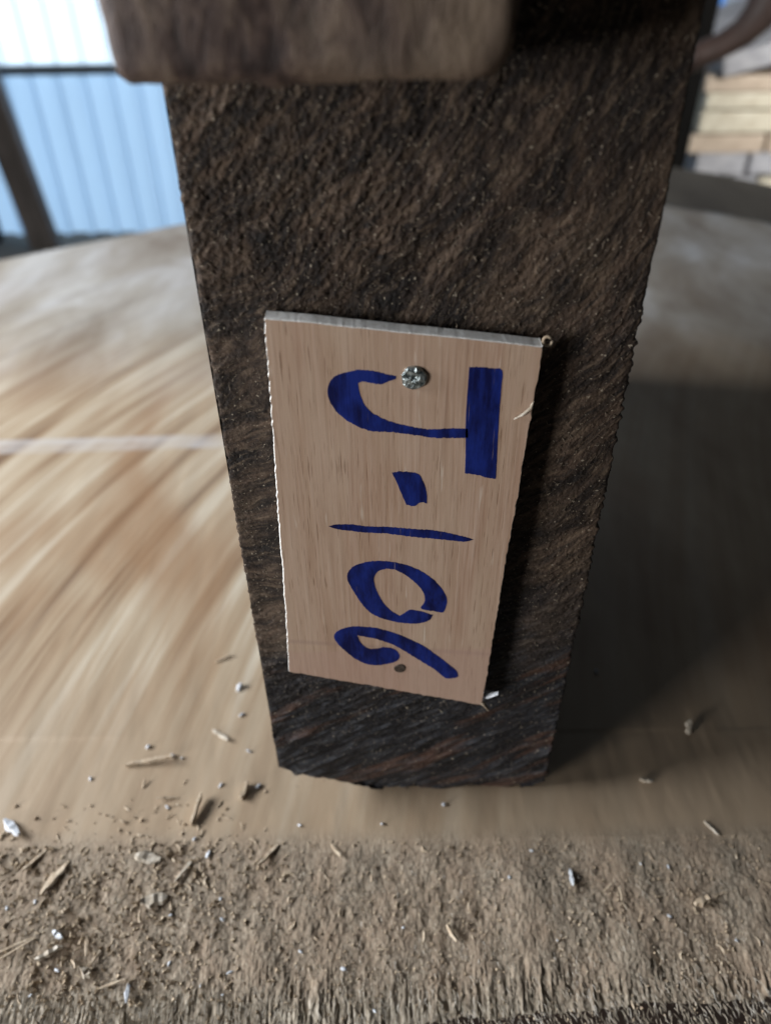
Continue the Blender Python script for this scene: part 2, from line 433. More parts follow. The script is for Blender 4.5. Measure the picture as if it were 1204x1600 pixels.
o = rbox('leaning_post', (-1.92, 3.72, -.98), (-1.78, 3.80, .9), M_post, b=.01)
o.location.x = -1.83; o.rotation_euler = (0, -.09, 0)
prop(o, 'brown wooden post leaning against the left end of the corrugated wall', 'post')
o = rbox('shed_post', (-2.02, 3.80, -.95), (-1.90, 3.90, 1.4), M_dark, b=.01); o.location.x = -2.08
prop(o, 'black upright post at the far left edge of the shed wall', 'post')

# ------------------------------------------------------------------ right-hand background
def bx(u, v, y): return float(on_face(u, v, y)[0])
o = rbox('dark_post', (bx(1040, 120, 1.75), 1.75, -.95), (bx(1101, 120, 1.75), 1.90, 1.2), M_dark, b=.01)
prop(o, 'wide black upright post directly behind the right side of the block', 'post')
def far_log():
    # rounded end of a darker slab just past the pale one
    mt = mat_simple('dark_slab_wood', [(.3, (.060, .050, .040)), (.7, (.12, .105, .085))], (12, 3, 3), .7, .4, .004)
    n = 60; V = []; ring = []
    P = []
    for i in range(n+1):
        x = -.15+i/n*1.1
        y = np.interp(x, [-.15, .2, .458, .54, .62, .75, .95], [1.30, 1.26, 1.155, 1.075, .96, .72, .35])
        P.append((x, y))
    Pf = [(x, max(.0, float(far_edge(x))+.016)) for x, y in P]
    for (x, y), (xf, yf) in zip(P, Pf):
        y = max(y, yf+.05)
        V += [(x, yf, -.020), (x, yf*.2+y*.8, -.008), (x, y, -.020), (x, y+.01, -.07), (x, yf, -.07)]
    F_ = []
    for i in range(n):
        a = i*5; b = a+5
        for k in range(5):
            F_.append((a+k, b+k, b+(k+1) % 5, a+(k+1) % 5))
    F_ += [tuple(range(5))[::-1], tuple(n*5+k for k in range(5))]
    o = mesh('dark_slab', V, F_, mt, smooth=False)
    prop(o, 'dark brown rounded slab edge lying just beyond the far end of the pale slab', 'slab')
far_log()
M_brd = [mat_simple('stacked_board_%s' % n_, [(.3, a), (.7, b)], (30, 5, 40), .8, .4, .003) for n_, a, b in
         (('cream', (.50, .44, .33), (.72, .68, .56)), ('tan', (.42, .33, .25), (.60, .50, .40)), ('grey', (.30, .30, .33), (.48, .48, .50)), ('pale', (.60, .57, .52), (.80, .78, .74)))]
random.seed(4)
GB = 'boards in the pale stack on the right'
YS = 1.95
zt_ = float(on_face(1150, 118, YS)[2]); z = zt_; row = 0
cols = [1, 0, 0, 1, 2, 2, 3, 3, 1, 3, 0, 3, 2, 3]
ORD = 'top second third fourth fifth sixth seventh eighth ninth tenth eleventh twelfth thirteenth fourteenth fifteenth sixteenth seventeenth eighteenth nineteenth'.split()
CN = ['cream', 'tan', 'bluish grey', 'whitish']
while z > -.62 and row < 19:
    t = random.choice((.036, .042, .05))
    x = bx(1092, 180, YS)+.012*math.sin(row*1.7)+random.uniform(-.008, .008)
    for c_ in range(2):
        w = random.uniform(.13, .24) if c_ == 0 else .42
        k = cols[row % len(cols)] if random.random() < .75 else random.randrange(4)
        o = rbox('stacked_board', (x, YS-.03*random.random(), z-t), (x+w, 3.2, z), M_brd[k], b=.004)
        prop(o, '%s board in the %s layer of the pale stack, %s' % (CN[k], ORD[row], 'nearer the black post' if c_ == 0 else 'on its right side'), 'board', GB)
        x += w+.012
    z -= t+random.uniform(.001, .005); row += 1
o = rbox('stack_bearer', (bx(1092, 180, YS), YS, -.95), (1.75, 3.1, z-.002), M_dark, b=.01)
prop(o, 'dark bearer block under the pale board stack', 'bearer')
o = rbox('loose_board', (bx(1120, 90, YS), YS-.02, zt_+.01), (1.7, 2.7, zt_+.06), M_brd[2], b=.01, rot=(0, -.22, 0)); o.location.z = zt_+.115
prop(o, 'grey pink board lying tilted on top of the pale board stack', 'board')
M_blue = mat_sheet('blue_tarp', (.20, .42, .85), .6)
o = corr('blue_sheet', bx(1085, 60, 4.2), bx(1152, 60, 4.2), -.95, 1.6, 4.2, M_blue, None)
prop(o, 'bright blue corrugated sheet glimpsed between dark post and brace at top right', 'sheet')
o = rbox('grey_column', (bx(1154, 30, 3.6), 3.6, -.95), (bx(1154, 30, 3.6)+.5, 3.8, 1.5), M_brd[2], b=.01)
prop(o, 'pale grey pillar beyond the brace, right of the blue sheet', 'pillar')
# diagonal brace
def tube(name, pts, rad, mat, parent=None, n=10, closed_ends=True):
    V = []; F_ = []; pts = [Vector(p) for p in pts]
    for i, p in enumerate(pts):
        d = (pts[min(i+1, len(pts)-1)]-pts[max(i-1, 0)]).normalized()
        a = d.orthogonal().normalized() if i == 0 else (a-d*a.dot(d)).normalized()
        b = d.cross(a)
        r = rad[i] if isinstance(rad, (list, tuple)) else rad
        for k in range(n):
            q = 2*math.pi*k/n; V.append(tuple(p+a*math.cos(q)*r+b*math.sin(q)*r))
    for i in range(len(pts)-1):
        for k in range(n): F_.append((i*n+k, i*n+(k+1) % n, (i+1)*n+(k+1) % n, (i+1)*n+k))
    F_ += [tuple(range(n))[::-1], tuple((len(pts)-1)*n+k for k in range(n))]
    return mesh(name, V, F_, mat, parent, True)
pts = [on_face(u, v, 1.55) for u, v in ((1062, 98), (1092, 86), (1125, 72), (1158, 52), (1185, 25), (1205, -10), (1225, -60))]
o = tube('curved_brace', pts, [.028, .025, .024, .028, .034, .040, .042], M_rust)
prop(o, 'dark brown curved brace running up to the right from the black post', 'brace')

# ------------------------------------------------------------------ the dark block
blk = empty('timber_block', (0, 0, Z0))
prop(blk, 'tall dark brown timber block with rough sawn end grain standing on the pale slab', 'timber block')
def block():
    ns = 330
    ts = np.concatenate([np.arange(0, .285, .00036)/.42, np.linspace(.286/.42, 1, 60)])
    s = np.linspace(0, 1, ns)
    Sg, Tg = np.meshgrid(s, ts)
    zl = Z0+Tg*.42
    x0 = -.0443+fbm(zl*700, zl*0, 31, 3)*.0005+fbm(zl*60, zl*0, 32, 2)*.0006
    x1 = .0640+fbm(zl*700, zl*0, 33, 3)*.0010*np.where(zl < .2, 1, .35)+fbm(zl*40, zl*0, 34, 2)*.0005
    X = x0+(x1-x0)*Sg
    # bottom outline: waney left corner
    zb = np.interp(X, [-.0443, -.040, -.030, -.013, 0., .05, .058, .064], [.0150, .0115, .0058, -.0030, -.0068, -.0072, -.0052, -.0010])+fbm(X*420, X*0, 35, 3)*.0016
    Zg = zb+Tg*(.42-zb)
    dx, dz = X+.10, Zg-.31
    wr = fbm(X*16, Zg*16, 40, 3)
    r = np.sqrt(dx*dx+dz*dz)+wr*.02; an = np.arctan2(dz, dx)
    d = fbm(r*220, an*7, 41, 4)*.0013+fbm(X*1250, Zg*1250, 42, 2)*.00045+fbm(r*1200, an*110, 43, 3)*.0009+fbm(X*30, Zg*30, 44, 2)*.0012
    ca, sa = math.cos(.95), math.sin(.95)
    al, ac = X*ca+Zg*sa, -X*sa+Zg*ca
    low = sstep(.11, .05, Zg+X*-.2)
    d = d*(1-.45*low)+fbm(al*300, ac*1150, 48, 3)*.0006*(1-low)+fbm(X*160+Zg*100, Zg*1150-X*720, 49, 3)*.0011*low
    msk = .35+.9*sstep(-.35, .45, fbm(X*22+5, Zg*22, 46, 3))
    d = d*msk*.46+fbm(X*2000, Zg*2000, 51, 2)*.0003+(1-msk)*fbm(r*420, an*22, 47, 3)*.0005
    d = d+fbm(X*40+Zg*25, Zg*230-X*145, 45, 3)*.0022*sstep(.08, .03, Zg)
    # soften at the outline
    e = np.minimum(np.minimum(X-x0, x1-X), Zg-zb)
    Y = -d*(.35+.65*np.clip(e/.0015, 0, 1))+.0003*(1-np.clip(e/.0008, 0, 1))**2
    Y = Y+.010*sstep(.012, -.006, Zg)*.35
    nx, ny = ns, len(ts)
    V = [np.stack([X, Y, Zg], -1).reshape(-1, 3)]
    Fc = [grid_faces(nx, ny)]
    idx = np.arange(nx*ny).reshape(ny, nx)
    loop = np.concatenate([idx[0, :], idx[1:, -1], idx[-1, -2::-1], idx[-2:0, 0]])
    base = V[0][loop]; prev = loop; off = nx*ny; L = len(loop)
    for y in (.0025, .006, .015, .05, .38):
        q = base.copy(); q[:, 1] = y
        cx = .01
        q[:, 0] += np.sign(q[:, 0]-cx)*(fbm(q[:, 2]*300, q[:, 0]*0+y*400, 50, 3)*.0004)
        V.append(q); cur = off+np.arange(L); off += L
        a, b = prev, np.roll(prev, -1); c, d_ = np.roll(cur, -1), cur
        Fc.append(np.stack([b, a, d_, c], -1)); prev = cur
    v = np.concatenate(V); f = [tuple(x) for x in np.concatenate(Fc).tolist()]
    f.append(tuple(prev.tolist()))
    o = mesh('block_body', v, f, M_block, blk, True); o.matrix_parent_inverse = Matrix.Translation((0, 0, -Z0))
block()
def shift(o, par, v):     # child built in world coordinates
    o.parent = par; o.matrix_parent_inverse = Matrix.Translation((-v[0], -v[1], -v[2])); return o

# batten fixed across the top of the block
def batten():
    yF = -.033
    a = on_face(178, 138, yF); b = on_face(806, 138, yF)
    x0, x1, zb = a[0], b[0], a[2]
    zt = zb+.075
    out = []
    def arc(cx, cz, r, a0, a1, n):
        return [(cx+r*math.cos(math.radians(a0+(a1-a0)*i/n)), cz+r*math.sin(math.radians(a0+(a1-a0)*i/n))) for i in range(n+1)]
    out += arc(x1-.0075, zb+.0075, .0075, -90, 0, 10)
    out += [(x1+.0002, zb+.02), (x1-.0005, zb+.04)]
    out += arc(x1-.008, zt-.008, .008, 0, 90, 6)
    out += arc(x0+.004, zt-.004, .004, 90, 180, 5)
    out += [(x0+.001, zb+.03), (x0-.0005, zb+.014)]
    out += arc(x0+.0028, zb+.0028, .0028, 180, 270, 6)
    # resample
    P = []
    for i in range(len(out)):
        p, q = out[i], out[(i+1) % len(out)]
        k = max(1, int(math.dist(p, q)/.0012))
        P += [(p[0]+(q[0]-p[0])*j/k, p[1]+(q[1]-p[1])*j/k) for j in range(k)]
    P = np.array(P); c = P.mean(0); n = len(P)
    V = []; F_ = []
    layers = [(-.0025, .0), (yF+.004, 0.), (yF+.0015, -.0008), (yF+.0003, -.0022), (yF, -.0042)]
    d = P-c; L = np.linalg.norm(d, axis=1)[:, None]; dn = d/L
    for li, (y, ins) in enumerate(layers):
        q = P+dn*ins; wob = fbm(q[:, 0]*170, q[:, 1]*170, 60+li, 4)*.0014
        q = q+dn*wob[:, None]
        V += [(float(a_), y, float(b_)) for a_, b_ in q]
    for li in range(len(layers)-1):
        for k in range(n): F_.append((li*n+k, li*n+(k+1) % n, (li+1)*n+(k+1) % n, (li+1)*n+k))
    for kk, sc in enumerate((.8, .6, .4, .2)):
        q = c+(P+dn*-.0042-c)*sc
        y = yF-fbm(q[:, 0]*80, q[:, 1]*80, 70, 3)*.0012
        V += [(float(q[i, 0]), float(y[i]), float(q[i, 1])) for i in range(n)]
        li = len(layers)-1+kk
        for k in range(n): F_.append((li*n+k, li*n+(k+1) % n, (li+1)*n+(k+1) % n, (li+1)*n+k))
    F_.append(tuple((len(layers)+3)*n+k for k in range(n)))
    F_.append(tuple(range(n))[::-1])
    o = mesh('batten', V, F_, M_batten, None, True)
    prop(o, 'short rounded brown wood batten jutting out across the top of the dark block', 'batten')
batten()

# ------------------------------------------------------------------ plywood tag
YF = -.0066
tb = on_face(600, 1076, YF)
tag = empty('plywood_tag', (float(tb[0]), YF, float(tb[2])))
prop(tag, 'small plywood tag nailed to the dark block, hand lettered J-106 in blue marker', 'tag')
def tag_board():
    c = [on_face(u, v, YF) for u, v in ((413, 497), (849, 541), (752, 1102), (452, 1050))]
    c = [np.array((p[0], p[2])) for p in c]
    P = []
    for i in range(4):
        a, b = c[i], c[(i+1) % 4]; L = np.linalg.norm(b-a); n = int(L/.0004)
        t = np.arange(n)/n; nrm = np.array((-(b-a)[1], (b-a)[0]))/L
        amp = (.00004, .00020, .00030, .00020)[i]
        off = fbm(t*L*700, t*0+i, 80+i, 4)*amp*1.6+fbm(t*L*90, t*0, 90+i, 2)*.00022
        q = a+(b-a)*t[:, None]+nrm*off[:, None]; P.append(q)
    P = np.concatenate(P); ctr = P.mean(0); n = len(P)
    th = .0048
    L_ = [(YF+th, 0.), (YF+.0003, 0.), (YF, .00025)]
    V = []; F_ = []
    d = ctr-P; d = d/np.linalg.norm(d, axis=1)[:, None]
    for li, (y, ins) in enumerate(L_):
        q = P+d*ins
        V += [(float(x), float(y), float(z_)) for x, z_ in q]
    for li in range(2):
        for k in range(n): F_.append((li*n+k, (li+1)*n+k, (li+1)*n+(k+1) % n, li*n+(k+1) % n))
    nE = len(F_)
    F_.append(tuple(2*n+k for k in range(n))[::1]); F_.append(tuple(range(n))[::-1])
    o = mesh('board', V, F_, M_plye)
    o.data.materials.append(M_ply); o.data.polygons[nE].material_index = 1
    shift(o, tag, tag.location)
tag_board()

def smooth_poly(P, corners=(), sub=5):
    P = [np.array(p, float) for p in P]; n = len(P); out = []
    for i in range(n):
        p0, p1, p2, p3 = P[i-1], P[i], P[(i+1) % n], P[(i+2) % n]
        # straight when a sharp turn sits at an end
        def sharp(a, b, c_):
            u, v = b-a, c_-b; nu, nv = np.linalg.norm(u), np.linalg.norm(v)
            return nu > 0 and nv > 0 and u@v/(nu*nv) < .55
        if sharp(p0, p1, p2): p0 = 2*p1-p2
        if sharp(p1, p2, p3): p3 = 2*p2-p1
        for k in range(sub):
            t = k/sub
            out.append(.5*((2*p1)+(-p0+p2)*t+(2*p0-5*p1+4*p2-p3)*t*t+(-p0+3*p1-3*p2+p3)*t**3))
    return out
ZM1 = (380, 450, 1204/520.); ZM2 = (380, 780, 1204/520.)
def ink(name, P, zm, seed, label=None):
    q = smooth_poly([(zm[0]+x/zm[2], zm[1]+y/zm[2]) for x, y in P])
    W_ = np.array([on_face(u, v, YF) for u, v in q])[:, [0, 2]]
    # resample finely and let the ink bleed a little along the grain
    R = []
    n = len(W_)
    for i in range(n):
        a, b = W_[i], W_[(i+1) % n]; k = max(1, int(np.linalg.norm(b-a)/.00025))
        for j in range(k): R.append(a+(b-a)*j/k)
    R = np.array(R)
    R[:, 1] += fbm(R[:, 0]*2600, R[:, 1]*150, seed, 3)*.00028
    R[:, 0] += fbm(R[:, 0]*500, R[:, 1]*600, seed+5, 2)*.00008
    from mathutils.geometry import tessellate_polygon
    n = len(R)
    tri = tessellate_polygon([[Vector((x, z_, 0)) for x, z_ in R]])
    y1 = YF-.00008
    V = [(float(x), y1, float(z_)) for x, z_ in R]+[(float(x), YF+.0001, float(z_)) for x, z_ in R]
    F_ = []
    for t in tri:
        a, b, c_ = t
        A = (V[b][0]-V[a][0])*(V[c_][2]-V[a][2])-(V[b][2]-V[a][2])*(V[c_][0]-V[a][0])
        if abs(A) < 1e-14: continue
        F_.append((a, b, c_) if A > 0 else (a, c_, b))
    F_ += [(i, (i+1) % n, n+(i+1) % n, n+i) for i in range(n)]
    o = mesh(name, V, F_, M_ink); shift(o, tag, tag.location)
    return o
J1 = [(553, 318), (520, 312), (470, 300), (420, 296), (370, 305), (330, 320), (308, 350), (305, 385), (318, 420), (345, 455), (385, 485), (430, 508), (470, 518), (520, 520), (560, 524), (620, 532), (680, 541), (740, 542), (812, 541), (812, 508), (740, 508), (680, 511), (640, 508), (590, 498), (540, 485), (500, 470), (465, 450), (440, 425), (422, 385), (415, 345), (430, 338), (460, 342), (500, 348), (525, 337), (548, 330)]
J2 = [(816, 286), (860, 285), (900, 291), (928, 292), (937, 305), (932, 360), (925, 450), (920, 540), (915, 640), (912, 690), (880, 685), (840, 675), (800, 670), (803, 600), (803, 500), (808, 400), (813, 330)]
DS = [(537, 667), (580, 664), (630, 672), (650, 700), (662, 740), (664, 778), (640, 775), (620, 788), (590, 784), (570, 740), (553, 700)]
ONE = [(308, 98), (340, 91), (400, 92), (450, 98), (520, 100), (600, 106), (680, 112), (740, 122), (800, 136), (832, 146), (800, 153), (740, 148), (680, 142), (600, 134), (520, 124), (450, 120), (400, 116), (340, 108)]
ZR = [(685, 418), (672, 437), (640, 448), (600, 449), (550, 443), (500, 430), (460, 410), (430, 380), (400, 335), (385, 310), (376, 290), (378, 265), (400, 242), (440, 228), (490, 223), (540, 227), (590, 238), (640, 258), (680, 285), (710, 315), (730, 345), (736, 370), (728, 400), (718, 409), (690, 405), (647, 398), (641, 391), (655, 370), (652, 340), (630, 310), (595, 280), (560, 260), (530, 251), (500, 255), (480, 268), (472, 290), (480, 325), (500, 365), (530, 400), (565, 421), (585, 410), (605, 399), (640, 405)]
SIX = [(328, 500), (335, 482), (360, 468), (400, 460), (450, 462), (500, 470), (550, 485), (600, 505), (650, 530), (700, 565), (740, 595), (770, 620), (777, 640), (765, 646), (735, 648), (715, 635), (690, 615), (650, 590), (600, 560), (560, 535), (520, 518), (480, 505), (440, 497), (412, 492), (415, 500), (430, 525), (455, 540), (480, 540), (510, 535), (545, 542), (560, 555), (565, 570), (555, 585), (530, 593), (490, 600), (450, 597), (410, 580), (370, 550), (340, 520)]
def ink_group():
    ink('letter_hook', J1, ZM1, 101, 'J')
    ink('letter_bar', J2, ZM1, 111)
    ink('hyphen', DS, ZM1, 121); ink('digit_one', ONE, ZM2, 131); ink('digit_zero', ZR, ZM2, 141); ink('digit_six', SIX, ZM2, 151)
ink_group()

def nail_head(name, u, v, rad, hgt, mat, label, rings=10, seed=1, squash=1.):
    c = on_face(u, v, YF); V = []; F_ = []; n = 28
    prof = [(1.0, 0.0), (1.0, .5), (.93, .9), (.8, 1.02), (.6, 1.05), (.4, 1.05), (.2, 1.05)]
    rnd = random.Random(seed)
    for r, hh in prof:
        for k in range(n):
            a = 2*math.pi*k/n
            rr = rad*r*(1+.03*math.sin(3*a+seed)+.02*math.sin(7*a))
            V.append((c[0]+rr*math.cos(a)*squash, YF-hgt*hh-(rnd.uniform(-.1, .1)*hgt if hh > .9 else 0), c[2]+rr*math.sin(a)))
    V.append((c[0], YF-hgt*1.05, c[2]))
    # shank running back into the timber
    for i in range(len(prof)-1):
        for k in range(n): F_.append((i*n+k, i*n+(k+1) % n, (i+1)*n+(k+1) % n, (i+1)*n+k))
    i = (len(prof)-1)*n
    for k in range(n): F_.append((i+k, i+(k+1) % n, len(V)-1))
    b0 = len(V)
    for y in (YF+.0001, .02):
        for k in range(n):
            a = 2*math.pi*k/n; V.append((c[0]+rad*.42*math.cos(a), y, c[2]+rad*.42*math.sin(a)))
    F_.append(tuple(range(n))[::-1])
    for k in range(n): F_.append((b0+k, b0+n+k, b0+n+(k+1) % n, b0+(k+1) % n))
    o = mesh(name, V, F_, mat, None, False)
    return prop(o, label, 'nail')
nail_head('nail', 646.5, 589.5, .00318, .0009, M_nail, 'shiny dimpled steel nail head near the top of the plywood tag', seed=2)
nail_head('nail', 624.5, 1044, .0021, .00025, M_oldnail, 'small dull nail head sunk into the bottom of the plywood tag under the digit 6', seed=5, squash=.95)

# ------------------------------------------------------------------ slivers, chips, crumbs
def sliver(name, pts, w, mat, label, cat='splinter', group=None, flat=.35):
    pts = [Vector([float(q) for q in p]) for p in pts]
    n = len(pts); V = []; F_ = []
    up = Vector((0, -.3, 1)).normalized()
    for i, p in enumerate(pts):
        d = (pts[min(i+1, n-1)]-pts[max(i-1, 0)]).normalized(); s = d.cross(up).normalized(); u_ = s.cross(d)
        k = w*(.25+.75*math.sin(math.pi*(i+.35)/(n-.3)))
        for a, b in ((1, 0), (.5, 1), (-.5, .8), (-1, 0), (0, -.6)): V.append(tuple(p+s*a*k*.5+u_*b*k*flat*.5))
    for i in range(n-1):
        for k in range(5): F_.append((i*5+k, i*5+(k+1) % 5, i*5+5+(k+1) % 5, i*5+5+k))
    F_ += [tuple(range(5))[::-1], tuple((n-1)*5+k for k in range(5))]
    o = mesh(name, V, F_, mat); return prop(o, label, cat, group)
def surf_z(y):
    s = max(0, -.0195-y); return Z0-.16*s-1.6*s*s
def gpt(u, v, lift=.0006):
    z_ = Z0
    for _ in range(6):
        p = on_ground(u, v, z_+lift); z_ = surf_z(p[1])
    return p
# three slivers on the tag
sliver('sliver', [on_face(802, 655, YF-.0004), on_face(815, 648, YF-.0008), on_face(828, 638, YF-.0006), on_face(833, 626, YF+.0002)], .0009, M_pale, 'pale wood sliver lifting off the right edge of the plywood tag', 'splinter')
sliver('sliver', [on_face(748, 1085, -.003), on_face(762, 1087, -.005), on_face(778, 1083, -.007)], .0026, M_white, 'blue white sliver sticking out right of the plywood tag at its bottom corner', 'splinter')
sliver('sliver', [on_face(748, 1094, -.006), on_face(756, 1101, -.007), on_face(763, 1110, -.008)], .0016, M_chip, 'thin tan curl hanging from the bottom right corner of the plywood tag', 'splinter')
# curl of veneer at the top right corner
pts = [on_face(855+7*math.cos(a), 533+7*math.sin(a), -.0045) for a in np.linspace(0, 5.6, 12)]
o = tube('veneer_curl', pts, .0004, M_chip, n=6); prop(o, 'tiny curled ring of veneer at the top right corner of the plywood tag', 'wood curl')

def chip(name, u, v, length, width, ang, mat, label, thick=.35, seed=0, irr=.25, group=None, cat='wood chip', tilt=None):
    """a flat irregular splinter lying on the slab; ang is its heading on the slab in degrees"""
    rnd = random.Random(seed*7+int(u)+int(v)*3)
    if width > .0036: irr, thick = .16, min(thick, .22)
    p = gpt(u, v, 0); n = 7; V = []; F_ = []
    ti = rnd.uniform(-.15, .25) if tilt is None else tilt
    for i in range(n):
        t = i/(n-1)-.5
        wv = width*.5*(1-abs(2*t)**3*.6)*(1+rnd.uniform(-irr, irr))
        bend = width*rnd.uniform(-.12, .12)
        h = thick*width*(1+rnd.uniform(-.3, .3))
        lift = t*length*ti+abs(ti)*length*.5+fabs(t, rnd)*width
        for a, b in ((1, 0), (.7, h), (-.6, h*1.1), (-1, 0)): V.append((t*length, a*wv+bend, b+lift))
    for i in range(n-1):
        for k in range(4): F_.append((i*4+k, i*4+(k+1) % 4, i*4+4+(k+1) % 4, i*4+4+k))
    F_ += [(3, 2, 1, 0), tuple((n-1)*4+k for k in range(4))]
    o = mesh(name, V, F_, mat); o.location = (p[0], p[1], p[2]+.0001); o.rotation_euler = (rnd.uniform(-.2, .2), 0, math.radians(ang))
    return prop(o, label, cat, group)
def fabs(t, rnd): return rnd.uniform(0, .08)

C = [  # u, v, length, width, angle, material, label
 (235, 1192, .024, .0032, 8, M_chip, 'long tan splinter lying level, pointing at a white crumb left of the block', .5),
 (345, 1150, .012, .0026, -40, M_pale, 'pale splinter lying diagonal just left of the block corner'),
 (308, 1268, .015, .0026, 82, M_chip, 'brown splinter standing nearly upright in the picture above the dusty margin', .9),
 (262, 1248, .010, .0018, 5, M_chip, 'short tan sliver lying level between two larger brown splinters'),
 (382, 1238, .009, .0036, 78, M_chip, 'stubby chip with a dark side, nearest the waney corner of the block', .9),
 (20, 1296, .014, .0050, -42, M_white, 'bright white flake at the left border where the dusty margin begins', .35),
 (55, 1345, .013, .0024, 52, M_chip, 'slim splinter at far left just inside the dusty margin'),
 (85, 1375, .015, .0052, 58, M_chip, 'broad leaf shaped shaving at the left of the dusty margin', .15),
 (232, 1342, .012, .0058, -10, M_pale, 'pale ragged flake with a blue white corner in the dusty margin', .35),
 (290, 1358, .013, .0020, 58, M_pale, 'slender pale splinter lying aslant right of the ragged flake'),
 (242, 1408, .011, .0066, 12, M_pale, 'cream triangular chip in the middle left of the dust', .5),
 (420, 1338, .013, .0026, 50, M_chip, 'tan splinter lying aslant below the waney corner of the block', .6),
 (525, 1330, .008, .0024, -55, M_chip, 'small tan splinter below the middle of the block'),
 (92, 1462, .0065, .0030, -32, M_white, 'white chip with a crumbly surface at lower left', .6),
 (78, 1490, .0115, .0030, 28, M_pale, 'plump cream splinter below the white crumbly chip', .7),
 (20, 1480, .018, .0011, 22, M_chip, 'thin straw at the left border, upper of the crossing straws'),
 (28, 1486, .017, .0010, 28, M_chip, 'thin straw at the left border, lower of the crossing straws'),
 (38, 1495, .006, .0010, 62, M_chip, 'short dark straw just right of the crossing straws'),
 (136, 1480, .0105, .0018, -75, M_chip, 'bent tan straw above the cream cone shaped chip'),
 (150, 1497, .0065, .0013, 60, M_chip, 'short straw beside the cream cone shaped chip'),
 (136, 1522, .0052, .0040, -30, M_pale, 'cream cone shaped chip at lower left', .8),
 (175, 1540, .0115, .0013, 14, M_chip, 'thin brown stick near the sawn edge touching a white flake'),
 (200, 1552, .0090, .0024, -80, M_white, 'narrow white flake standing by the thin brown stick near the sawn edge', .4),
 (892, 1372, .0072, .0019, 88, M_white, 'white rice shaped crumb standing out alone right of centre in front of the block', .9),
 (1008, 1220, .0062, .0024, -6, M_pale, 'small pale chip lying in the dark shade right of the block', .6),
 (1075, 1138, .0080, .0040, 70, M_pale, 'curled pale shaving in the dark shade at the far right', .3),
 (1110, 1295, .0080, .0022, -55, M_pale, 'grey white sliver at the right where the dusty margin begins'),
 (705, 1460, .0075, .0022, -60, M_chip, 'brown flake with a dark shadow in the dust left of the white rice shaped crumb', .9),
 (1095, 1410, .0075, .0040, 20, M_chip, 'rough tan chip in the dust at the far right', .7),
 (350, 1030, .010, .0020, 30, M_chip, 'faint tan sliver on clean wood left of the block'),
]
for k, a in enumerate(C):
    chip('wood_chip', a[0], a[1], a[2]*.85, a[3]*.72, a[4], a[5], a[6], a[7] if len(a) > 7 else .35, seed=k)

def crumb_mesh(seed, r=1., elong=1.4):
    rnd = random.Random(seed); n = 8; V = [(0, 0, .9*r)]; F_ = []
    for j in range(1, 4):
        th = math.pi*j/4
        for k in range(n):
            a = 2*math.pi*k/n; q = r*(1+rnd.uniform(-.22, .22))
            V.append((q*math.sin(th)*math.cos(a)*elong, q*math.sin(th)*math.sin(a), q*math.cos(th)*.9))
    V.append((0, 0, -.9*r))
    for k in range(n):
        F_.append((0, 1+k, 1+(k+1) % n))
        for j in range(2): F_.append((1+j*n+k, 1+(j+1)*n+k, 1+(j+1)*n+(k+1) % n, 1+j*n+(k+1) % n))
        F_.append((1+2*n+k, len(V)-1, 1+2*n+(k+1) % n))
    return V, F_
cm = [mesh('crumb_source', *crumb_mesh(s_), M_white, None, True) for s_ in range(4)]
cdata = [c.data for c in cm]
for c in cm: bpy.data.objects.remove(c)
for k, (u, v, rpx) in enumerate([(232, 1168, 7), (270, 1183, 10), (142, 1218, 5.5), (375, 1075, 8), (345, 1228, 5), (262, 1262, 5), (404, 1230, 7), (305, 1312, 6), (326, 1336, 6), (378, 1118, 7), (390, 1175, 6), (468, 1290, 5), (693, 1258, 7), (597, 1288, 5), (796, 1372, 6), (348, 1437, 5), (345, 1405, 3.5), (267, 1431, 4), (470, 1488, 5), (360, 1520, 6), (314, 1540, 4), (348, 1555, 4), (537, 1515, 5), (56, 1410, 5), (12, 1420, 4), (90, 1517, 6), (48, 1556, 4), (265, 1506, 4), (630, 1450, 4), (1045, 1432, 5), (830, 1330, 4), (1000, 1350, 4), (285, 1185, 4), (930, 1050, 6), (1043, 1355, 4), (585, 1600-20, 4), (1150, 1470, 4), (870, 1470, 4)]):
    o = bpy.data.objects.new('white_crumb', cdata[k % 4]); COL.objects.link(o)
    p = gpt(u, v, 0); dist = float((Vector(p)-Vector(Cp)).length)
    s_ = rpx*dist/FPX*random.uniform(.34, .55); o.scale = (s_*random.uniform(.8, 1.6), s_*random.uniform(.7, 1.), s_*random.uniform(.5, .9)); o.location = (p[0], p[1], p[2]+s_*.7)
    o.rotation_euler = (0, random.uniform(-.4, .4), random.uniform(0, 3.1))
    prop(o, 'tiny white crumb scattered on the slab around the foot of the block', 'crumb', 'white crumbs scattered on the slab')

